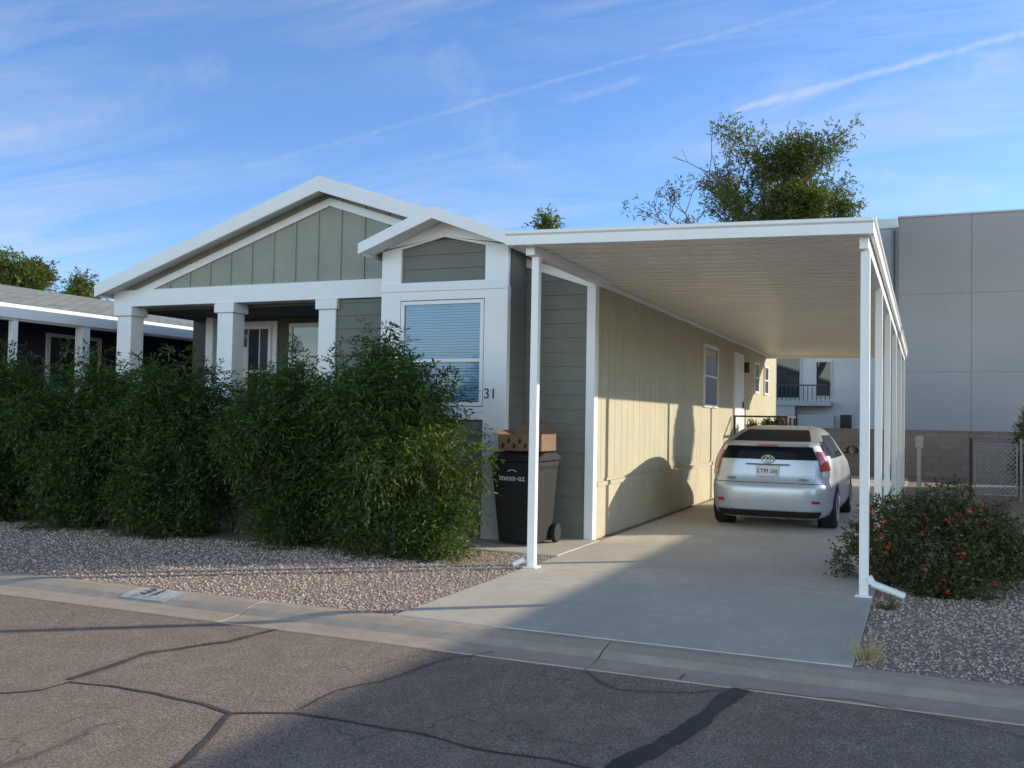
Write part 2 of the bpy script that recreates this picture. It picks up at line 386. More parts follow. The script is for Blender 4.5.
def window(x0,x1,z0,z1,Y,parent,fr=.05,bars=0,blinds=False,name='window',zm=None,gm=None):
    m_=MB()
    m_.box(x0,x1,Y-.035,Y,z1-fr,z1); m_.box(x0,x1,Y-.035,Y,z0,z0+fr); m_.box(x0,x0+fr,Y-.035,Y,z0+fr,z1-fr); m_.box(x1-fr,x1,Y-.035,Y,z0+fr,z1-fr)
    zm=zm or (z0+z1)/2; m_.box(x0+fr,x1-fr,Y-.028,Y,zm-.022,zm+.022)
    for k in range(1,bars+1):
        xx=x0+(x1-x0)*k/(bars+1); m_.box(xx-.01,xx+.01,Y-.026,Y-.002,z0+fr,z1-fr)
    o=m_.obj(name,W,parent,bevel=.003)
    MB().box(x0+fr,x1-fr,Y-.012,Y-.008,z0+fr,z1-fr).obj('pane',GLB if blinds else (gm or GLS),o)
    if blinds:
        b_=MB(); z=z0+fr+.01
        while z<z1-fr-.01:
            b_.add([(x0+fr,Y-.006,z+.029),(x1-fr,Y-.006,z+.029),(x1-fr,Y+.010,z),(x0+fr,Y+.010,z)],[(0,1,2,3)]); z+=.036
        b_.obj('blinds',BLIND,o)
    return o
YP=13.7
dd=MB(); dd.box(-11.35,-10.4,YP-.04,YP-.001,.75,3.2); door=dd.obj('door',W,house,bevel=.004)
window(-11.25,-10.5,1.5,3.12,YP-.041,door,.06,bars=2,name='door_window')
window(-10.15,-9.25,1.6,3.15,YP-.001,house,.07,gm=GLSKY)
bx0,bx1,by=-6.84,-4.95,11.3
bxm=(bx0+bx1)/2; bz=4.30; bs=.39
def bayz(x): return bz-bs*abs(x-bxm)
MB().box(bx0+.02,bx1-.02,by+.03,YF,0,3.75).obj('bay_body',DARK,house)
mb=MB(); lap(mb,bx0+.3,bx1-.3,.02,1.55,by+.015,.19); mb.obj('bay_siding',SID,house)
mb=MB(); lap(mb,bx0+.3,bx1-.3,3.375,3.95,by+.015,.19); mb.obj('bay_siding',SID,house)
mb=MB(); z=.02
while z<3.75:
    mb.box(bx1-.03,bx1-.004,by+.07,YF,z,min(z+.187,3.75)); z+=.19
mb.obj('bay_side_siding',SID,house)
mb=MB()
mb.prismY([(bx0,3.3),(bx1,3.3),(bx1,bayz(bx1)-.1),(bxm,bz-.1),(bx0,bayz(bx0)-.1)],by+.03,YF)
mb.obj('bay_gable',SID,house)
mb=MB()
mb.box(bx0,bx0+.30,by-.04,by+.06,0,3.84); mb.box(bx1-.33,bx1,by-.04,by+.06,0,3.84)
mb.box(bx0-.01,bx1+.01,by-.055,by-.041,3.26,3.38) ; mb.box(bx0+.3,bx1-.33,by-.04,by+.01,3.14,3.375)
mb.box(bx0+.3,bx1-.33,by-.04,by+.01,1.55,1.72)
zt=bayz(bx0)-.1
mb.prismY([(bx0,3.84),(bx0+.31,3.84),(bxm,bz-.32),(bxm,bz-.1),(bx0,zt)],by-.042,by+.01)
mb.prismY([(bx1-.34,3.84),(bx1,3.84),(bx1,bayz(bx1)-.1),(bxm,bz-.1),(bxm,bz-.32)],by-.042,by+.01)
mb.obj('bay_trim',W,house,bevel=.004)
window(bx0+.31,bx1-.34,1.73,3.13,by-.005,house,.05,blinds=True,zm=2.33)
mb=MB(); ex=.15
mb.prismY([(bx0-ex,bayz(bx0-ex)-.07),(bxm,bz-.07),(bx1+ex,bayz(bx1+ex)-.07),(bx1+ex,bayz(bx1+ex)),(bxm,bz),(bx0-ex,bayz(bx0-ex))],10.96,YF+.3)
br=mb.obj('bay_roof',SHING,house)
mb=MB()
mb.prismY([(bx0-ex-.02,bayz(bx0-ex)-.13),(bxm,bz-.14),(bxm,bz+.025),(bx0-ex-.02,bayz(bx0-ex)+.02)],10.9,10.96)
mb.prismY([(bxm,bz-.14),(bx1+ex+.02,bayz(bx1+ex)-.13),(bx1+ex+.02,bayz(bx1+ex)+.02),(bxm,bz+.025)],10.9,10.96)
mb.box(bx0-ex-.03,bx0-ex-.001,10.96,11.56,bayz(bx0-ex)-.13,bayz(bx0-ex)+.015)
mb.box(bx1+ex+.001,bx1+ex+.03,10.96,11.56,bayz(bx1+ex)-.13,bayz(bx1+ex)+.015)
mb.obj('bay_fascia',W,br,bevel=.005)
MB().prismY([(bx0-ex,bayz(bx0-ex)-.10),(bxm,bz-.10),(bx1+ex,bayz(bx1+ex)-.10),(bx1+ex,bayz(bx1+ex)-.072),(bxm,bz-.072),(bx0-ex,bayz(bx0-ex)-.072)],10.965,by-.045).obj('bay_soffit',W,br)
p=onY(490,394,by-.042)
text('house_number','31',.19,Matrix.Translation((p.x,by-.047,p.z))@FRONT,INK,house,.004)
def swindow(y0,y1,z0,z1,name='window',fr=.06):
    X=XR; m_=MB()
    m_.box(X,X+.035,y0,y1,z1-fr,z1); m_.box(X,X+.035,y0,y1,z0,z0+fr); m_.box(X,X+.035,y0,y0+fr,z0+fr,z1-fr); m_.box(X,X+.035,y1-fr,y1,z0+fr,z1-fr)
    m_.box(X,X+.03,y0+fr,y1-fr,(z0+z1)/2-.02,(z0+z1)/2+.02)
    o=m_.obj(name,W,house,bevel=.003); MB().box(X+.005,X+.012,y0+fr,y1-fr,z0+fr,z1-fr).obj('pane',GLS,o)
swindow(18.6,19.95,1.85,3.1); swindow(24.6,25.3,2.3,3.1); swindow(26.2,26.9,2.3,3.1)
sd=MB().box(XR,XR+.05,21.8,22.9,1.0,3.15).obj('side_door',W,house,bevel=.004)
MB().box(XR+.05,XR+.08,22.7,22.76,1.9,2.05).obj('handle',DMET,sd)
MB().box(XR+.0,XR+.12,23.15,23.27,2.75,3.0).obj('wall_lamp',DMET,house,bevel=.01)
st=thing('entry_steps','dark red railed entry landing by the side door beyond the car','steps',(-3.4,22.4,0))
mb=MB(); mb.box(XR+.05,-2.75,21.6,23.1,.85,.95)
for i in range(4): mb.box(XR+.1,-2.8,23.1+.28*i,23.38+.28*i,0,.78-.2*i)
mb.obj('landing',mat('step wood',(.2,.16,.13),.8),st)
mb=MB(); 
for yy in (21.65,22.35,23.05): mb.box(-2.81,-2.77,yy-.02,yy+.02,0,1.68)
mb.box(XR+.05,XR+.09,21.62,21.66,.0,1.68)
mb.box(-2.82,-2.76,21.6,23.1,1.68,1.72); mb.box(XR+.05,-2.83,21.6,21.66,1.68,1.72); mb.box(-2.80,-2.78,21.6,23.1,1.3,1.34); mb.box(XR+.11,-2.83,21.63,21.65,1.3,1.34)
mb.obj('railing',DRED,st)
pots=[]
for i,xx in enumerate((-3.62,-3.28,-3.0)):
    lab=('dark potted plant on the entry landing, nearest the home wall','dark potted plant in the middle of the entry landing','dark potted plant at the open edge of the entry landing')[i]
    pt=thing('potted_plant',lab,'potted plant',(xx,22.3,.95),'potted plants on the entry landing')
    m_=MB(); m_.tube((xx,22.3,.951),(xx,22.3,1.2),.09,.13,n=14); m_.obj('pot',DRED,pt); pots.append(pt)
# ------------------------------------------------------------------ carport
cp=thing('carport','long white metal carport awning on slim posts over the driveway','carport',(-2.2,9.2,0))
CX0,CX1,CY0,CY1=-4.03,-.46,9.2,26.6
def cz(x): return 3.45-.09*(x-CX0)/(CX1-CX0)
vs=[];fs=[]; prof=[]; y=CY0+.05
while y<CY1-.05:
    prof += [(y,0),(y+.012,.06),(y+.11,.06),(y+.122,0),(y+.19,0),(y+.198,.022),(y+.232,.022),(y+.24,0)]; y+=.30
prof.append((y,0))
for (yy,dz) in prof:
    vs.append((CX0,yy,cz(CX0)+dz-.03)); vs.append((CX1,yy,cz(CX1)+dz-.03))
for i in range(len(prof)-1): fs.append((2*i,2*i+1,2*i+3,2*i+2))
n0=len(vs)
vs+=[(CX0,CY0,cz(CX0)+.045),(CX1,CY0,cz(CX1)+.045),(CX1,CY1,cz(CX1)+.045),(CX0,CY1,cz(CX0)+.045)]; fs.append((n0,n0+1,n0+2,n0+3))
mobj('roof_panel',vs,fs,PAN,cp)
mb=MB()
def zf(x,o): return cz(x)+o
a,b=CX0-.03,CX1+.03
pf=[(CY0-.05,-.05),(CY0+.045,-.05),(CY0+.045,.10),(CY0-.02,.10),(CY0-.075,.10),(CY0-.075,.065),(CY0-.05,.05)]
n=len(pf); vs=[(a,p[0],zf(a,p[1])) for p in pf]+[(b,p[0],zf(b,p[1])) for p in pf]
fs=[tuple(range(n-1,-1,-1)),tuple(range(n,2*n))]+[(i,(i+1)%n,(i+1)%n+n,i+n) for i in range(n)]
mb.add(vs,fs); mb.obj('front_fascia',WM,cp,bevel=.004)
mb=MB(); xr=CX1
mb.box(xr+.0,xr+.03,CY0+.046,CY1,cz(xr)-.05,cz(xr)+.10); mb.box(xr+.03,xr+.05,CY0-.05,CY1,cz(xr)+.07,cz(xr)+.10)
mb.obj('side_gutter',WM,cp,bevel=.004)
mb=MB(); mb.box(CX1-.10,CX1-.02,CY0+.1,CY1,cz(CX1)-.16,cz(CX1)-.032); mb.obj('outer_beam',WM,cp,bevel=.005)
mb=MB(); mb.box(CX0-.03,CX0-.005,CY0+.046,YF-.32,cz(CX0)-.05,cz(CX0)+.10); mb.obj('side_fascia',WM,cp,bevel=.004)
mb=MB(); mb.box(CX0+.14,CX0+.24,CY0+.1,11.95,cz(CX0)-.14,cz(CX0)-.038); mb.obj('inner_beam',WM,cp,bevel=.005)
mb=MB(); mb.box(XR+.004,XR+.05,YF+.03,CY1,cz(CX0)-.10,cz(CX0)-.038); mb.obj('wall_ledger',WM,cp,bevel=.004)
MB().box(CX0,CX1,CY1-.02,CY1+.03,3.30,3.5).obj('rear_fascia',WM,cp)
def post(x,y,zt):
    m_=MB(); m_.box(x-.042,x+.042,y-.042,y+.042,.02,zt)
    o=m_.obj('post',WM,cp,bevel=.008)
    MB().box(x-.075,x+.075,y-.075,y+.075,.012,.028).obj('base_plate',WM,o,bevel=.003)
    return o
post(-3.81,9.42,3.31)
for yy in (9.40,12.2,15.1,18.5,22.0,26.0): post(-.51,yy,3.19)
mb=MB(); mb.tube((-.47,9.36,.20),(-.44,9.36,.14),.035,n=10); mb.tube((-.44,9.36,.14),(-.16,9.34,.05),.032,n=10); mb.obj('downspout_elbow',WM,cp)
mb=MB(); mb.tube((-3.87,9.36,.10),(-3.98,9.33,.04),.03,n=10); mb.obj('downspout_elbow',WM,cp)
# ------------------------------------------------------------------ wheelie bin and box
bn=thing('wheeled_bin','black wheeled refuse bin with white lettering beside the bay','bin',(-4.6,11.1,.02))
bw0,bw1=-4.91,-4.29; y0b,y1b=10.76,11.46
vs=[]
for (z,ins,insy) in ((.05,.06,.12),(.55,.03,.05),(.95,.005,.0),(1.0,-.012,-.01),(1.05,-.012,-.01)):
    vs+=[(bw0+ins,y0b+insy,z),(bw1-ins,y0b+insy,z),(bw1-ins,y1b-insy*.4,z),(bw0+ins,y1b-insy*.4,z)]
fs=[(3,2,1,0)]
for r in range(4):
    for i in range(4):
        j=(i+1)%4; fs.append((r*4+i,r*4+j,r*4+4+j,r*4+4+i))
fs.append((16,17,18,19))
mobj('bin_body',vs,fs,BLK,bn,bevel=.02)
mb=MB(); mb.prismX([(y0b-.05,1.055),(y1b+.03,1.055),(y1b+.03,1.10),(y1b-.15,1.16),(y0b+.15,1.16),(y0b-.03,1.10)],bw0-.03,bw1+.03)
mb.obj('lid',BLK,bn,bevel=.02)
mb=MB(); mb.tube((bw0+.05,y1b+.07,1.04),(bw1-.05,y1b+.07,1.04),.016); 
for xx in (bw0+.06,bw1-.06): mb.tube((xx,y1b-.02,1.02),(xx,y1b+.07,1.04),.014)
mb.obj('handle',BLK,bn)
for xx in (bw0+.0,bw1-.0):
    w_=MB(); w_.tube((xx-.03,y1b-.06,.14),(xx+.03,y1b-.06,.14),.12,n=24); w_.obj('wheel',RUB,bn,bevel=.01)
text('lettering','mesa-az',.105,Matrix.Translation(((bw0+bw1)/2-.03,y0b-.004,.85))@Matrix.Rotation(math.radians(2),4,'X')@FRONT,WINK,bn,.004)
mb=MB(); c0=Vector(((bw0+bw1)/2-.03,y0b-.004,.925))
for k in range(12):
    a0=math.pi*k/12; a1=math.pi*(k+1)/12; r0,r1=.026,.036
    mb.add([c0+Vector((math.cos(t)*r*1.6,0,math.sin(t)*r*.8)) for t,r in ((a0,r0),(a1,r0),(a1,r1),(a0,r1))],[(0,1,2,3)])
mb.obj('emblem',WINK,bn)
bxo=thing('cardboard_box','brown printed open cardboard box lying on the black bin lid','box',(-4.55,11.1,1.18))
mb=MB(); X0,X1,Y0,Y1,Z0,Z1=-4.87,-4.29,10.86,11.36,1.182,1.38
mb.box(X0,X1,Y0,Y0+.012,Z0,Z1); mb.box(X0,X1,Y1-.012,Y1,Z0,Z1+.02); mb.box(X0,X0+.012,Y0+.012,Y1-.012,Z0,Z1); mb.box(X1-.012,X1,Y0+.012,Y1-.012,Z0,Z1+.01); mb.box(X0+.012,X1-.012,Y0+.012,Y1-.012,Z0,Z0+.01)
mb.obj('box_body',CARD,bxo)
mb=MB()
for k in range(7):
    xx=X0+.04+k*.075; zz=Z0+.04+(k%2)*.06
    mb.add([(xx,Y0-.002,zz),(xx+.035,Y0-.002,zz-.02),(xx+.055,Y0-.002,zz+.03),(xx+.02,Y0-.002,zz+.06)],[(0,1,2,3)])
mb.obj('print',CARDD,bxo)
MB().add([(X0,Y1,Z1+.02),(X1,Y1,Z1+.02),(X1-.03,Y1+.06,Z1+.11),(X0+.02,Y1+.05,Z1+.09)],[(0,3,2,1)]).obj('flap',CARD,bxo)
MB().add([(X0,Y0+.02,Z1),(X0,Y1-.02,Z1),(X0-.07,Y1-.05,Z1+.05),(X0-.08,Y0+.04,Z1+.04)],[(0,3,2,1)]).obj('flap',CARD,bxo)
# ------------------------------------------------------------------ car
CAR=(-2.10,14.22,.014); CS=1.03
car=thing('parked_car','silver white hatchback parked under the carport with its tail to the street','car',CAR)
rows=[(.17,.76,.14,4.28),(.22,.83,.05,4.40),(.32,.868,.01,4.47),(.46,.876,-.01,4.47),(.58,.877,-.01,4.44),(.64,.875,.0,4.40),(.69,.872,.045,4.32),(.80,.868,.06,4.1),(.90,.860,.075,3.85),(1.00,.838,.09,3.45),(1.06,.812,.10,3.25),(1.12,.785,.11,3.12),(1.19,.752,.13,2.98),(1.23,.732,.14,2.93),(1.25,.718,.28,2.88),(1.29,.69,.48,2.80),(1.35,.65,.78,2.64),(1.405,.60,1.08,2.46),(1.445,.53,1.42,2.25),(1.47,.42,1.66,2.1)]
rz=[r[0] for r in rows]
def S(p,z):
    w=np.interp(z,rz,[r[1] for r in rows]); yr=np.interp(z,rz,[r[2] for r in rows]); yf=np.interp(z,rz,[r[3] for r in rows])
    n=np.interp(z,[.17,.6,.9,1.2,1.5],[5.5,6.2,5.6,4.4,4.0])
    p=p%8
    if p<2: a,b=p-1,-1
    elif p<4: a,b=1,p-3
    elif p<6: a,b=5-p,1
    else: a,b=-1,7-p
    s=1/((abs(a)**n+abs(b)**n)**(1/n))
    return Vector((a*s*w,(yr+yf)/2+b*s*(yf-yr)/2,z))
def Nrm(p,z):
    e=.01; a=S(p+e,z)-S(p-e,z); b=S(p,min(z+.01,1.47))-S(p,z-.01); return a.cross(b).normalized()
N=112; vs=[];fs=[]
for z in rz:
    for i in range(N): vs.append(S(i*8/N,z))
for r in range(len(rz)-1):
    for i in range(N):
        j=(i+1)%N; fs.append((r*N+i,r*N+j,(r+1)*N+j,(r+1)*N+i))
fs.append(tuple(range(N-1,-1,-1)))
vs.append(Vector((0,1.9,1.478))); t=len(vs)-1; L=(len(rz)-1)*N
for i in range(N): fs.append((L+i,L+(i+1)%N,t))
def cobj(name,vs,fs,m,parent=car,smooth=False,bevel=0,label=None):
    return mobj(name,[tuple(Vector(v)*CS) for v in vs],fs,m,parent,smooth,bevel,label,local=True)
def cb(*a):
    m_=MB().box(*a); return m_.v,m_.f
body=cobj('body',vs,fs,PAINT,smooth=True)
cm=MB()
for yy in (.92,3.62):
    for s in (-1,1): cm.tube((s*.62*CS,yy*CS,.31*CS),(s*1.1*CS,yy*CS,.31*CS),.345*CS,n=40)
cut=mobj('cut',cm.v,cm.f,RUB); cut.parent=car
bpy.context.view_layer.update()
bo=body.modifiers.new('b','BOOLEAN'); bo.object=cut; bo.operation='DIFFERENCE'; bo.solver='EXACT'
dg=bpy.context.evaluated_depsgraph_get(); nm=bpy.data.meshes.new_from_object(body.evaluated_get(dg)); body.modifiers.clear(); body.data=nm
bpy.data.objects.remove(cut)
def cpatch(name,p0,p1,z0,z1,m,off=.006,npp=24,nz=6,parent=car,trap=0):
    vs=[];fs=[]
    for j in range(nz+1):
        z=z0+(z1-z0)*j/nz
        for i in range(npp+1):
            sh=trap*j/nz; pp=(p0+sh)+((p1-sh)-(p0+sh))*i/npp
            vs.append(S(pp,z)+Nrm(pp,z)*off)
    for j in range(nz):
        for i in range(npp):
            a=j*(npp+1)+i; fs.append((a,a+1,a+npp+2,a+npp+1))
    return cobj(name,vs,fs,m,parent,smooth=True)
cpatch('rear_window',.16,1.84,1.256,1.41,CGU,trap=.03)
cpatch('lower_rear_window',.16,1.84,1.00,1.18,CGL,.006)
cpatch('windshield',4.22,5.78,1.02,1.38,CGL)
for (p0,p1) in ((2.32,2.78),(2.82,3.30)):
    cpatch('side_window',p0,p1,1.02,1.34,CGL); cpatch('side_window',10-p1,10-p0,1.02,1.34,CGL)
cpatch('side_window',2.12,2.29,1.06,1.25,CGL); cpatch('side_window',7.71,7.88,1.06,1.25,CGL)
for (a,b) in ((1.86,2.12),(-.12,.14)):
    tl=cpatch('tail_lamp',a,b,.85,1.12,RED,.014)
    cpatch('clear_lens',a+.02,b-.02,.76,.845,LENS,.014,parent=tl)
    cpatch('reflector',(1.70 if a>1 else .16),(1.84 if a>1 else .30),.40,.44,RED,.008)
cpatch('bumper_seam',.02,1.98,.668,.676,BLK,.003,48,1)
cpatch('lower_valance',.1,1.9,.20,.29,BLK,.012,40,2)
vs=[];fs=[]; K=24
for i in range(K+1):
    p=.20+1.60*i/K; q=S(p,1.205)
    vs+=[(q.x,q.y-.05,1.205-.015),(q.x,q.y-.06,1.222),(q.x*.985,q.y+.14,1.252),(q.x,q.y+.01,1.187)]
for i in range(K):
    for k in range(4):
        k2=(k+1)%4; fs.append((4*i+k,4*i+k2,4*i+4+k2,4*i+4+k))
fs+= [(0,3,2,1),(4*K,4*K+1,4*K+2,4*K+3)]
cobj('spoiler',vs,fs,PAINT)
cobj('brake_light',*cb(-.14,.14,.035,.07,1.190,1.204),RED)
yp=.055
pl=cobj('licence_plate',*cb(-.155,.155,yp-.03,yp-.012,.765,.915),PLATE,bevel=.004)
m4=Matrix.Translation((CAR[0],CAR[1]+(yp-.034)*CS,CAR[2]+.838*CS))@FRONT
text('plate_number','LTM 26J',.085,m4,mat('plate ink',(.08,.02,.06),.5),pl,.001)
cobj('plate_garnish',*cb(-.30,.30,yp-.02,yp+.05,.925,.940),CHROME,bevel=.004)
def ring(cx,cz_,rx,rz_,y,w,K=28):
    vs=[];fs=[]
    for i in range(K):
        a=2*math.pi*i/K
        for (k,yy) in ((1,y),(1-w/rx,y),(1-w/rx/2,y-.012)): vs.append((cx+math.cos(a)*rx*k,yy,cz_+math.sin(a)*rz_*k))
    for i in range(K):
        j=(i+1)%K
        for k in range(3): k2=(k+1)%3; fs.append((3*i+k,3*j+k,3*j+k2,3*i+k2))
    return vs,fs
mb=MB()
for r in ((0,1.005,.095,.062),(0,1.005,.034,.060),(0,1.028,.070,.026)): mb.add(*ring(r[0],r[1],r[2],r[3],.066,.016))
cobj('emblem',mb.v,mb.f,mat('emblem silver',(.75,.75,.77),.3,.03,3,0,metal=.2))
text('model_script','PRIUS',.05,Matrix.Translation((CAR[0]-.50*CS,CAR[1]+.04*CS,CAR[2]+.73*CS))@FRONT,CHROME,car,.006)
text('model_script','HYBRID',.04,Matrix.Translation((CAR[0]+.50*CS,CAR[1]+.04*CS,CAR[2]+.73*CS))@FRONT,CHROME,car,.006)
mb=MB(); mb.tube((0,.10,1.03),(.30,.10,1.06),.008); mb.tube((0,.11,1.02),(0,.08,1.02),.02); cobj('rear_wiper',mb.v,mb.f,BLK)
for s in (-1,1):
    mb=MB(); mb.box(s*.80 if s>0 else -.86,.86 if s>0 else -.80,2.95,3.0,1.03,1.06); K=14
    vs=[];fs=[]
    for j,(yy,sc) in enumerate(((2.93,.9),(2.97,1.0),(3.04,.9),(3.09,.5))):
        for i in range(K):
            a=2*math.pi*i/K; vs.append((s*.945+math.cos(a)*.11*sc,yy,1.09+math.sin(a)*.075*sc))
    for j in range(3):
        for i in range(K): fs.append((j*K+i,j*K+(i+1)%K,(j+1)*K+(i+1)%K,(j+1)*K+i))
    fs.append(tuple(range(K))); fs.append(tuple(range(3*K,4*K)))
    mb.add(vs,fs); mi=cobj('wing_mirror',mb.v,mb.f,BLK)
    g_=MB().tube((s*.945,2.925,1.09),(s*.945,2.929,1.09),.062,n=20); cobj('mirror_glass',g_.v,g_.f,GLS,mi)
for yy in (.92,3.62):
    for s in (-1,1):
        x0=s*.66; x1=s*.87
        w_=MB(); w_.tube((x0,yy,.31),(x1-s*.02,yy,.31),.31,n=40); w_.tube((x1-s*.02,yy,.31),(x1,yy,.31),.31,.29,n=40); wo=cobj('wheel',w_.v,w_.f,RUB)
        r_=MB(); r_.tube((x1-s*.01,yy,.31),(x1+s*.004,yy,.31),.21,n=32)
        for k in range(7):
            a=2*math.pi*k/7; r_.tube((x1+s*.006,yy,.31),(x1+s*.006,yy+math.cos(a)*.19,.31+math.sin(a)*.19),.022,.018,n=6)
        cobj('rim',r_.v,r_.f,ALLOY,wo)
        g_=MB().tube((s*.62,yy,.31),(s*.64,yy,.31),.34,n=32); cobj('wheel_well',g_.v,g_.f,BLK)
for s in (-1,1):
    for pz in (2.80,2.31,3.32):
        pp=pz if s>0 else 10-pz; vs=[];fs=[]
        for k in range(13):
            z0=.36+k*.055; a=S(pp,z0)+Nrm(pp,z0)*.002; vs+=[a+Vector((0,-.004,0)),a+Vector((0,.004,0))]
            if k: fs.append((2*k-2,2*k-1,2*k+1,2*k))
        cobj('door_seam',vs,fs,BLK)
# ------------------------------------------------------------------ vegetation
def foliage(blobs, n, slen, nl, ll, lw, up=.25, surf=.35, droop=.3, seed=1, fold=.9, ground=True):
    rg=np.random.default_rng(seed); B=np.array(blobs,float); vol=(B[:,3]*B[:,4]*B[:,5])**.75; vol/=vol.sum()
    k=rg.choice(len(B),n,p=vol); d=rg.normal(size=(n,3)); d/=np.linalg.norm(d,axis=1)[:,None]
    r=rg.random(n)**surf
    base=B[k,:3]+d*B[k,3:]*r[:,None]
    st=d*.8+rg.normal(size=(n,3))*.45; st[:,2]+=up; st/=np.linalg.norm(st,axis=1)[:,None]
    side=np.cross(st,[0,0,1.0]); side+=rg.normal(size=(n,3))*.3; side/=np.linalg.norm(side,axis=1)[:,None]
    L=slen*rg.uniform(.6,1.3,n)
    V=[]
    for j in range(nl):
        t=(j+1)/nl; s=1 if j%2 else -1
        pos=base+st*(L*t)[:,None]; pos[:,2]-=droop*L*t*t
        dr=st*.55+side*s*fold+rg.normal(size=(n,3))*.28 if j<nl-1 else st+rg.normal(size=(n,3))*.2
        dr[:,2]-=droop*.8; dr/=np.linalg.norm(dr,axis=1)[:,None]
        wd=np.cross(dr,rg.normal(size=(n,3))*.5+[0,0,1.0]); wd/=np.linalg.norm(wd,axis=1)[:,None]+1e-6
        l=(ll*rg.uniform(.7,1.3,n))[:,None]; w=(lw*rg.uniform(.7,1.3,n))[:,None]
        V.append(np.stack([pos,pos+dr*l*.45+wd*w*.5,pos+dr*l,pos+dr*l*.45-wd*w*.5],1))
    V=np.concatenate(V); m=len(V); V=V.reshape(-1,3)
    if ground: V[:,2]=np.maximum(V[:,2],.01)
    return V,np.arange(m*4).reshape(-1,4)
def fobj(name,V,Fq,m,parent):
    me=bpy.data.meshes.new(name); me.from_pydata(V.tolist(),[],Fq.tolist()); me.update(); me.materials.append(m)
    o=bpy.data.objects.new(name,me); C.objects.link(o); o.parent=parent; return o
for i,pt in enumerate(pots):
    V,Fq=foliage([(0,0,.42+.06*i,.12,.12,.18)],160,.10,5,.07,.025,up=.6,seed=70+i); fobj('foliage',V,Fq,LEAF2,pt)
def bushblobs(prof,n,seed,squash=.85,shoots=7,skew=None):
    rg=random.Random(seed); B=[]; zs=[p[0] for p in prof]; rs=[p[1] for p in prof]; h=zs[-1]
    for k in range(7):
        z=h*(.08+.13*k); r=np.interp(z,zs,rs); B.append(((skew(z) if skew else 0),0,z,r*.70,r*.70*squash,h*.13))
    for i in range(n):
        a=rg.uniform(0,6.28); z=rg.uniform(.05,.95)*h; r=np.interp(z,zs,rs); s=rg.uniform(.12,.30); rr=max(.02,r-s*.7)*rg.uniform(.85,1.15)
        B.append((math.cos(a)*rr+(skew(z) if skew else 0),math.sin(a)*rr*squash,z,s,s,s*rg.uniform(.8,1.7)))
    for i in range(shoots):
        a=rg.uniform(0,6.28); rr=rg.uniform(0,.8)*rs[-2]; B.append((math.cos(a)*rr+(skew(h) if skew else 0),math.sin(a)*rr,h*rg.uniform(.94,1.07),.06,.06,.20))
    return B
prof_a=[(0,.42),(.4,.74),(1.1,.92),(1.6,.90),(2.0,.66),(2.2,.32)]
prof_b=[(0,.50),(.4,.88),(1.0,1.02),(1.5,.96),(1.9,.74),(2.2,.44),(2.4,.12)]
def mk(B,n,seed):
    V,Fq=foliage(B,n,.25,9,.078,.023,up=.05,seed=seed,surf=.45,droop=.45); me=bpy.data.meshes.new('foliage'); me.from_pydata(V.tolist(),[],Fq.tolist()); me.update(); me.materials.append(LEAF); return me
meshes=[mk(bushblobs(prof_a,34,41,shoots=9),4600,10),mk(bushblobs(prof_a,34,44,shoots=9),4600,11)]
mbig=mk(bushblobs(prof_b,40,47,.95,9,skew=lambda z:-.04-.12*max(0,z-.9)),5600,12)
def stems(seed,h=1.3,r=.5,n=9):
    rg=random.Random(seed); m_=MB()
    for i in range(n):
        a=rg.uniform(0,6.28); b0=(math.cos(a)*.12,math.sin(a)*.12,0); m1=(math.cos(a)*r*.5,math.sin(a)*r*.5,h*.5); e=(math.cos(a)*r,math.sin(a)*r,h)
        m_.tube(b0,m1,.022,.016,6); m_.tube(m1,e,.016,.006,6)
    return m_
stm=stems(3)
specs=[(-5.60,9.6,1.0,1.0,.97,0,mbig,'largest feathery green shrub at the driveway end of the hedge, sunlit at its lower right'),
       (-7.25,9.85,.98,.95,.98,2.1,meshes[0],'dark green hedge shrub second from the driveway, in front of the rightmost porch column'),
       (-8.95,9.75,1.0,.95,.95,4.0,meshes[1],'dark green hedge shrub third from the driveway, in front of the middle porch column'),
       (-10.6,9.8,1.02,.95,.98,1.2,meshes[0],'dark green hedge shrub in front of the left porch column'),
       (-12.35,9.8,1.08,1.0,1.0,5.1,meshes[1],'dark green hedge shrub at the left edge of the photo')]
for i,(x,y,sx,sy,sz,rot,me,lab) in enumerate(specs):
    t_=thing('hedge_shrub',lab,'shrub',(x,y,0),'hedge shrubs in front of the home')
    t_.rotation_euler=(0,0,rot); t_.scale=(sx,sy,sz)
    o=bpy.data.objects.new('foliage',me); C.objects.link(o); o.parent=t_
    mobj('stems',stm.v,stm.f,BARK,t_,local=True)
ls=thing('flowering_shrub','low round shrub with orange red flowers beside the front right carport post','shrub',(.12,10.55,0))
Bl=[(0,0,.42,.85,.75,.42)]
rg=random.Random(5)
for i in range(22):
    a=rg.uniform(0,6.28); rr=rg.uniform(.5,.95)*.9; z=rg.uniform(.1,.8); s=rg.uniform(.12,.26); rr*=math.sqrt(max(.1,1-(z/1.05)**2)); Bl.append((math.cos(a)*rr*1.05,math.sin(a)*rr*.9,z,s,s,s))
V,Fq=foliage(Bl,5200,.10,6,.042,.024,up=.3,seed=45); fobj('foliage',V,Fq,LEAF2,ls)
V,Fq=foliage(Bl,110,.04,6,.034,.034,up=.6,surf=.05,seed=46); tag(fobj('flowers',V,Fq,FLOW,ls),None,None,kind='stuff')
st_=stems(9,.6,.5,12); mobj('stems',st_.v,st_.f,BARK,ls,local=True)
p=onZ(1030,492,0)
rs=thing('tall_shrub','pale green tall shrub at the right edge behind the wire gate','shrub',(p.x-.05,24.3,0))
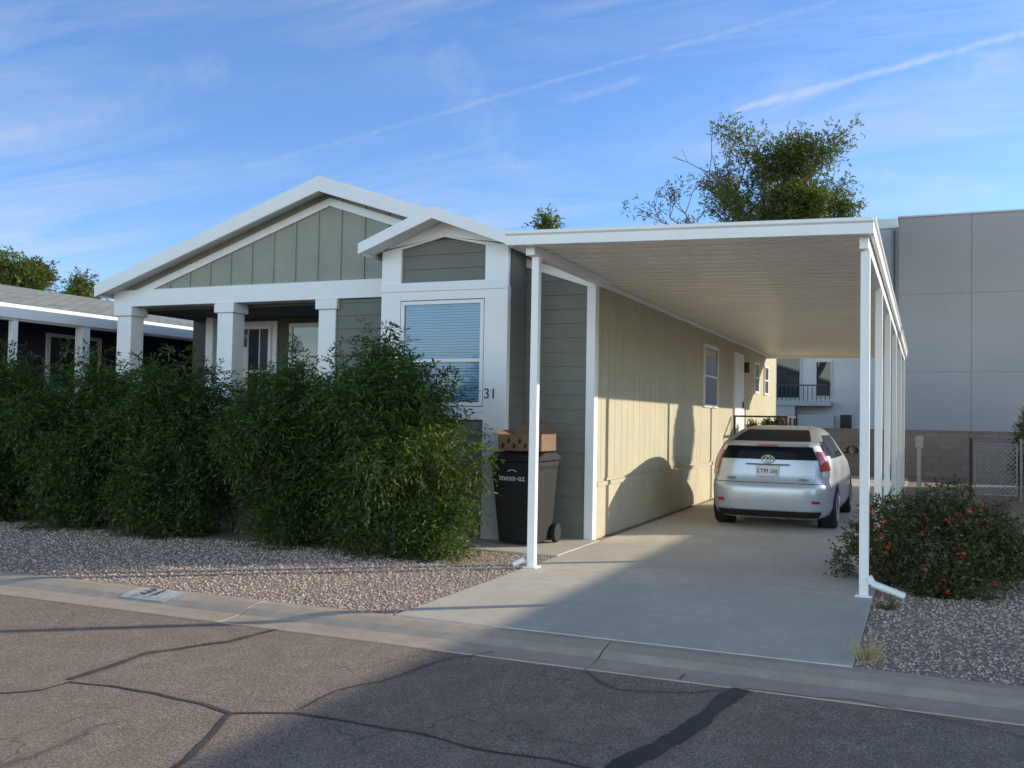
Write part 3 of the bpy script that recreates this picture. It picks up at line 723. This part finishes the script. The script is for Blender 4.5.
V,Fq=foliage([(0,0,1.1,.45,.5,1.0),(.2,0,1.5,.4,.4,.5),(-.05,0,.6,.45,.5,.5)],1600,.16,6,.07,.03,up=.7,seed=49); fobj('foliage',V,Fq,LEAF3,rs); s2=stems(4,1.5,.3,8); mobj('stems',s2.v,s2.f,BARK,rs,local=True)
tf=MB(); 
for i in range(90):
    a=random.uniform(0,6.28); r=random.uniform(0,.09); l=random.uniform(.06,.2); b0=Vector((-.36+math.cos(a)*r,6.95+math.sin(a)*r*2.0,0)); e=b0+Vector((math.cos(a)*l*.6,math.sin(a)*l*.6,l)); w=Vector((.003,.002,0))
    tf.add([b0-w,b0+w,e],[(0,1,2)])
tag(tf.obj('grass_tuft',STRAW),'small dry grass tuft at the front corner of the driveway edge','grass')
tf=MB()
for i in range(60):
    a=random.uniform(0,6.28); r=random.uniform(0,.08); l=random.uniform(.05,.14); b0=Vector((-.30+math.cos(a)*r,8.9+math.sin(a)*r,0)); e=b0+Vector((math.cos(a)*l*.6,math.sin(a)*l*.6,l)); w=Vector((.004,.002,0))
    tf.add([b0-w,b0+w,e],[(0,1,2)])
tag(tf.obj('grass_tuft',LEAF2),'small green weed tuft in the gravel before the front right carport post','weed')
def tree(name,label,loc,fit,spread,leafm,leafn,seed,barefrac=None,trunk_r=.16,tip=.22,levels=5,ll=.10,lw=.05,slen=.14,part=1.0,group=None):
    rg=random.Random(seed); t_=thing(name,label,'tree',loc,group); tb=MB(); tips=[]
    def br(p,d,l,r,lv):
        n=3 if lv<4 else 2; q=p
        for i in range(n):
            d=(d+Vector((rg.uniform(-.18,.18),rg.uniform(-.18,.18),rg.uniform(-.05,.14)))).normalized()
            q2=q+d*(l/n); r2=r*(1-.26*(i+1)/n); tb.tube(q,q2,r*(1-.26*i/n),r2,6 if lv<2 else 3,False); q=q2
            if lv>=2: tips.append((q.copy(),lv))
        if lv>=levels: return
        for k in range(3 if lv<2 else rg.choice((2,3,3))):
            a=rg.uniform(0,6.28); sp=rg.uniform(.5,.95)*spread
            nd=(d+Vector((math.cos(a)*sp,math.sin(a)*sp,rg.uniform(-.1,.35)))).normalized()
            br(q,nd,l*rg.uniform(.62,.85),r*.60,lv+1)
    br(Vector((0,0,0)),Vector((0,0,1)),fit[3]*.33,trunk_r,0)
    T=np.array([tuple(t[0]) for t in tips]); x0,x1=T[:,0].min(),T[:,0].max(); yh=np.abs(T[:,1]).max(); zt=T[:,2].max()
    def fx(v):
        x=v[0]
        return (x*(fit[1]/x1 if x>0 else fit[0]/x0), v[1]*fit[2]/yh, v[2]*fit[3]/zt)
    mobj('trunk',[fx(v) for v in tb.v],tb.f,BARK,t_,local=True)
    sel=[]
    for q,lv in tips:
        q=fx(q)
        if barefrac is not None and q[0]*.92+q[1]*.4 < barefrac + rg.uniform(-1.0,1.0): 
            if rg.random()>.10: continue
        if lv>=3 and rg.random()<part: sel.append((q[0],q[1],q[2],tip*rg.uniform(.6,1.4),tip*rg.uniform(.6,1.4),tip*rg.uniform(.5,1.0)))
    V,Fq=foliage(sel,leafn,slen,5,ll,lw,up=.2,surf=.6,seed=seed+60); fobj('crown',V,Fq,leafm,t_)
    return t_
tree('half_bare_tree','tall tree behind the carport roof, bare on its left, green on its right',(-5.9,36,0),(-4.5,3.6,2.6,13.2),1.1,LEAF3,12500,24,barefrac=-.25,tip=.50,levels=6,trunk_r=.30,ll=.11,lw=.055)
tree('distant_tree','small round green treetop just above the home roof beside the bay gable',(-19.1,50,0),(-1.15,1.15,1.0,13.0),.6,LEAF3,2200,31,tip=.55,levels=4,ll=.2,lw=.1,slen=.25)
tree('distant_tree','taller dark green tree above the neighbouring roof at the left edge',(-62.5,50,0),(-3.5,3.0,3.0,12.9),.9,LEAF3,4500,33,tip=.8,levels=5,ll=.26,lw=.13,slen=.3)
tree('distant_tree','low dark green treetop right of the taller tree above the neighbouring roof',(-57.5,51,0),(-2.0,1.9,2.0,11.3),.9,LEAF3,2500,35,tip=.6,levels=4,ll=.24,lw=.12,slen=.3)
# unseen tree added outside the frame; crown shaped to shade the carport wall
sy=thing('added_shade_tree','unseen small tree added right of the frame to shade the carport wall','tree',(4.1,23.1,0))
m_=MB(); m_.tube((4.1,23.1,0),(4.1,23.1,3.4),.06,.04,8); m_.tube((4.1,23.1,3.4),(4.4,23.2,4.3),.035,.015,6); m_.tube((4.1,23.1,3.4),(3.8,23.0,4.3),.035,.015,6); m_.obj('trunk',BARK,sy)
V,Fq=foliage([(0,0,4.35,.55,.55,.62),(.1,.1,4.75,.35,.35,.40),(-.15,-.1,4.0,.4,.4,.35)],3600,.14,5,.10,.05,seed=52); fobj('crown',V,Fq,LEAF3,sy)
# ------------------------------------------------------------------ neighbour left
nb=thing('neighbour_home','dark navy neighbouring home with grey shingle roof and white porch posts at the left edge','house',(-16,9,0))
NX=-13.6; NR=-18.2
mb=MB(); mb.prismY([(NX,3.20),(NX,3.26),(NR,4.24),(-22.8,3.26),(-22.8,3.20),(NR,4.16)],8.6,30); mb.obj('roof',SHING,nb)
mb=MB(); mb.box(NX,NX+.06,8.6,30,3.05,3.28); mb.prismY([(NX,3.05),(NX,3.28),(NR,4.26),(-22.8,3.28),(-22.8,3.05),(NR,4.04)],8.54,8.6); mb.box(NX-.12,NX,8.7,30,3.02,3.19); mb.obj('fascia',W,nb,bevel=.005)
MB().box(-15.2,-13.61,8.7,30,3.192,3.198).obj('porch_ceiling',W,nb)
mb=MB(); mb.box(-22.5,-15.2,9.2,29.5,0,3.19); mb.prismY([(-22.5,3.19),(-15.2,3.19),(-15.2,3.5),(NR,4.14),(-22.5,3.25)],9.2,29.5); mb.obj('wall',NAVY,nb)
for yy,w in ((9.0,.05),(11.05,.05),(12.45,.085),(15.35,.05),(18.6,.05)):
    MB().box(NX-.06-w,NX-.06+w,yy-w,yy+w,0,3.02).obj('porch_post',W,nb,bevel=.005)
mb=MB(); mb.box(-15.2,-15.16,13.0,14.3,2.95,3.02); mb.box(-15.2,-15.16,13.0,14.3,1.9,1.97); mb.box(-15.2,-15.16,13.0,13.08,1.97,2.95); mb.box(-15.2,-15.16,14.22,14.3,1.97,2.95); w_=mb.obj('window',W,nb)
MB().box(-15.195,-15.18,13.08,14.22,1.97,2.95).obj('pane',GLS,w_)
ng=thing('neighbour_home','beige neighbouring home with low gabled roof across the side yard on the right','house',(11,12,0))
EX=6.08
mb=MB(); mb.prismY([(EX,3.38),(10.9,4.36),(15.7,3.38),(15.7,3.48),(10.9,4.48),(EX,3.48)],9.5,32); mb.obj('roof',SHING,ng)
mb=MB(); mb.box(6.6,15.2,10,31.5,0,3.36); mb.prismY([(6.6,3.36),(15.2,3.36),(10.9,4.3)],10,31.5); mb.obj('wall',STUW,ng)
MB().box(6.56,6.6,14,15.4,1.6,2.8).obj('window',GLS,ng); MB().box(6.56,6.6,20,21.4,1.6,2.8).obj('window',GLS,ng); MB().box(9,10,9.95,10,.2,2.3).obj('door',W,ng)
# ------------------------------------------------------------------ back buildings
gb=thing('stucco_building','tall plain grey stucco building behind the block wall on the right','building',(4,40,0))
mb=MB(); xg=onY(899,300,40).x; zg=onY(900,218,40).z
mb.box(xg,9.0,40,56,0,zg); mb.obj('wall',STUC,gb); mb=MB(); mb.box(xg-.05,9.05,39.94,56,zg,zg+.06); mb.obj('parapet_cap',STUW,gb)
for zz in (3.6,6.6): MB().box(xg,9.0,39.99,40,zz,zz+.025).obj('panel_joint',JOINT,gb)
for xx in (1.6,5.2): MB().box(xx,xx+.025,39.988,40,0,zg).obj('panel_joint',JOINT,gb)
wb=thing('white_building','pale stucco building with dark balconies seen past the carport','building',(-5,43,0))
xw=onY(862,300,42).x; zw=onY(880,222,42).z
mb=MB(); mb.box(xw,xg+.1,42,54,0,zw); mb.box(-22,xw,44,56,0,7.4); mb.obj('wall',STUW,wb)
MB().box(xw-.06,xg+.1,41.9,42.0,zw-.3,zw+.1).obj('parapet_cap',W,wb)
mb=MB(); xx=onY(893,300,41.9).x; mb.tube((xx,41.9,0),(xx,41.9,zw-.4),.07); mb.obj('downpipe',GALV,wb)
for xx,z0,hw,hh in ((-9.6,2.6,.7,2.0),(-5.6,2.6,.55,1.9),(-4.1,2.7,.35,1.6),(-3.15,1.1,.3,.9)):
    o=MB().box(xx-hw,xx+hw,43.92,44.0,z0,z0+hh).obj('window',STUW,wb); MB().box(xx-hw+.06,xx+hw-.06,43.9,43.92,z0+.06,z0+hh-.06).obj('pane',GLS,o)
MB().box(-11.5,-3.7,42.9,44,2.3,2.5).obj('balcony',STUG,wb)
MB().box(-11.5,-5.2,43.0,43.9,0,2.3).obj('lower_wall',STUG,wb)
MB().box(-5.1,-3.6,43.2,43.9,0,1.9).obj('lower_wall',STUG,wb)
mb=MB(); mb.box(-11.5,-3.7,42.9,42.95,3.15,3.21); x=-11.5
while x<-3.7: mb.box(x,x+.03,42.9,42.92,2.5,3.15); x+=.18
mb.obj('balcony_railing',DMET,wb)
bwall=thing('block_wall','low tan concrete block wall across the back of the lot','wall',(0,31.5,0))
MB().box(-12,30,31.5,31.7,0,1.36).obj('blockwork',BLOCK,bwall); MB().box(-12,30,31.47,31.73,1.36,1.42).obj('cap',BLOCK,bwall)
def mesh_panel(lo,hi,parent,step=.09):
    m_=MB(); za,zb=.12,1.2; n=int((hi-lo)/step)
    for k in range(-14,n+14):
        for s in (1,-1):
            xa=lo+k*step; xb=xa+.97*s
            if min(xa,xb)>=hi or max(xa,xb)<=lo: continue
            def cl_(x): xx=min(max(x,lo),hi); return (xx, za+(zb-za)*(xx-xa)/(xb-xa))
            A=cl_(xa); B_=cl_(xb); m_.tube((A[0],22.7,A[1]),(B_[0],22.7,B_[1]),.005,n=4,caps=False)
    m_.obj('wire_mesh',GALV,parent)
wg=thing('wire_gate','light wire mesh gate with one dark post at the right side yard','gate',(.9,22.7,0))
MB().tube((.9,22.7,0),(.9,22.7,1.32),.03).obj('post',DMET,wg)
mb=MB(); 
for z in (.12,1.2): mb.tube((.98,22.7,z),(1.78,22.7,z),.015)
for x in (.98,1.78): mb.tube((x,22.7,.12),(x,22.7,1.2),.015)
fr_=mb.obj('gate_frame',GALV,wg); mesh_panel(.98,1.78,fr_)
fc=thing('wire_fence','galvanised wire mesh fence running right from the gate to the photo edge','fence',(1.9,22.7,0))
for x in (1.86,3.9,6.0): MB().tube((x,22.7,0),(x,22.7,1.32),.025).obj('post',GALV,fc)
rl=MB().tube((1.86,22.7,1.25),(6.0,22.7,1.25),.016).obj('top_rail',GALV,fc); mesh_panel(1.9,5.97,rl)
pp=onY(919,465,26)
MB_=MB(); MB_.box(pp.x-.05,pp.x+.05,25.95,26.05,0,1.0); MB_.box(pp.x-.09,pp.x+.09,25.93,26.07,1.0,1.3)
tag(MB_.obj('utility_pedestal',GALV,bevel=.01),'small grey utility pedestal by the block wall right of the carport posts','utility box')
# ------------------------------------------------------------------ light
EL=math.radians(17); hx,hy=.8,.6; AZ=math.atan2(hx,hy)
sd_=Vector((math.sin(AZ)*math.cos(EL),math.cos(AZ)*math.cos(EL),math.sin(EL)))
sl=bpy.data.lights.new('sun','SUN'); sl.energy=5; sl.angle=math.radians(.5); sl.color=(1,.90,.71)
so=bpy.data.objects.new('sun',sl); C.objects.link(so); so.rotation_euler=sd_.to_track_quat('Z','Y').to_euler()
w=bpy.data.worlds.new('World'); bpy.context.scene.world=w; w.use_nodes=True
nt=NT(w.node_tree); bg=w.node_tree.nodes['Background']
sky=nt.n('ShaderNodeTexSky'); sky.sky_type='NISHITA'; sky.sun_disc=False; sky.sun_elevation=EL; sky.sun_rotation=AZ; sky.altitude=300; sky.dust_density=.5; sky.ozone_density=2.0; sky.air_density=1.0
tc=nt.n('ShaderNodeTexCoord'); D=tc.outputs['Generated']
sep=nt.n('ShaderNodeSeparateXYZ'); nt.l(D,sep.inputs[0])
zz=nt.math('ADD',nt.math('MAXIMUM',sep.outputs[2],0.0),.12)
cmb=nt.n('ShaderNodeCombineXYZ'); nt.l(nt.math('DIVIDE',sep.outputs[0],zz),cmb.inputs[0]); nt.l(nt.math('DIVIDE',sep.outputs[1],zz),cmb.inputs[1])
mp=nt.n('ShaderNodeMapping'); mp.inputs['Rotation'].default_value=(0,0,math.radians(62)); mp.inputs['Scale'].default_value=(.4,1.7,1); nt.l(cmb.outputs[0],mp.inputs[0])
c1=nt.noise(mp.outputs[0],1.7,10,.68,1.2); c2=nt.noise(cmb.outputs[0],.8,3,.5)
cl=nt.math('MULTIPLY',nt.ramp(c1,[(.42,0.0),(.72,1.0)]),nt.ramp(c2,[(.38,0.12),(.58,1.0)]))
def trail(a,b,wd,amp,sc=9):
    da=ray(*a).normalized(); db=ray(*b).normalized(); nn=da.cross(db).normalized(); mid=(da+db).normalized(); ch=mid.dot(da)
    v=nt.n('ShaderNodeVectorMath',operation='DOT_PRODUCT'); nt.l(D,v.inputs[0]); v.inputs[1].default_value=nn
    wob=nt.math('MULTIPLY_ADD',nt.noise(D,sc*3,4),wd*1.8,v.outputs['Value']); dist=nt.math('ABSOLUTE',nt.math('SUBTRACT',wob,wd*.9))
    band=nt.math('SUBTRACT',1.0,nt.math('DIVIDE',dist,wd),clamp=True)
    v2=nt.n('ShaderNodeVectorMath',operation='DOT_PRODUCT'); nt.l(D,v2.inputs[0]); v2.inputs[1].default_value=mid
    lim=nt.math('MULTIPLY',nt.math('SUBTRACT',v2.outputs['Value'],ch),30/(1-ch+.02),clamp=True)
    r=nt.math('MULTIPLY',nt.math('MULTIPLY',band,lim),nt.ramp(nt.noise(D,40,4,.7),[(.35,.15),(.65,1.0)]))
    return nt.math('MULTIPLY',r,amp)
T=trail((730,112),(1080,18),.0050,1.2); T=nt.math('ADD',T,trail((240,170),(840,0),.0035,.38)); T=nt.math('ADD',T,trail((555,104),(645,78),.006,.5))
T=nt.math('ADD',T,trail((-20,150),(230,60),.02,.3)); T=nt.math('ADD',T,trail((800,170),(1000,188),.012,.5)); T=nt.math('ADD',T,trail((950,70),(1080,60),.02,.6)); T=nt.math('ADD',T,trail((440,40),(520,180),.03,.3))
cl=nt.math('ADD',cl,T,clamp=True)
# added fill light: sky brightened low behind the viewer, darkened overhead to deepen shade
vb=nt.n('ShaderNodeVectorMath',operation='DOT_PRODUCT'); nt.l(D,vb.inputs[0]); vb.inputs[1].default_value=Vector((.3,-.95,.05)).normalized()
fillmask=nt.math('MULTIPLY_ADD',vb.outputs['Value'],1.5,.05,clamp=True)
tcol=nt.mix(fillmask,(1.0,1.28,1.76),(4.0,3.6,3.3))
zen=nt.ramp(sep.outputs[2],[(.40,1.0),(.68,.25)])
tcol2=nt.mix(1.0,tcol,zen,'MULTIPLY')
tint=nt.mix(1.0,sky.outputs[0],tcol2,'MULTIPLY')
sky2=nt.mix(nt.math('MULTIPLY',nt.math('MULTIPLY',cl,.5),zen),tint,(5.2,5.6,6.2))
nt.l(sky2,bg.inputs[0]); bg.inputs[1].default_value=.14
sc=bpy.context.scene; sc.view_settings.view_transform='Standard'; sc.view_settings.look='None'; sc.view_settings.exposure=0
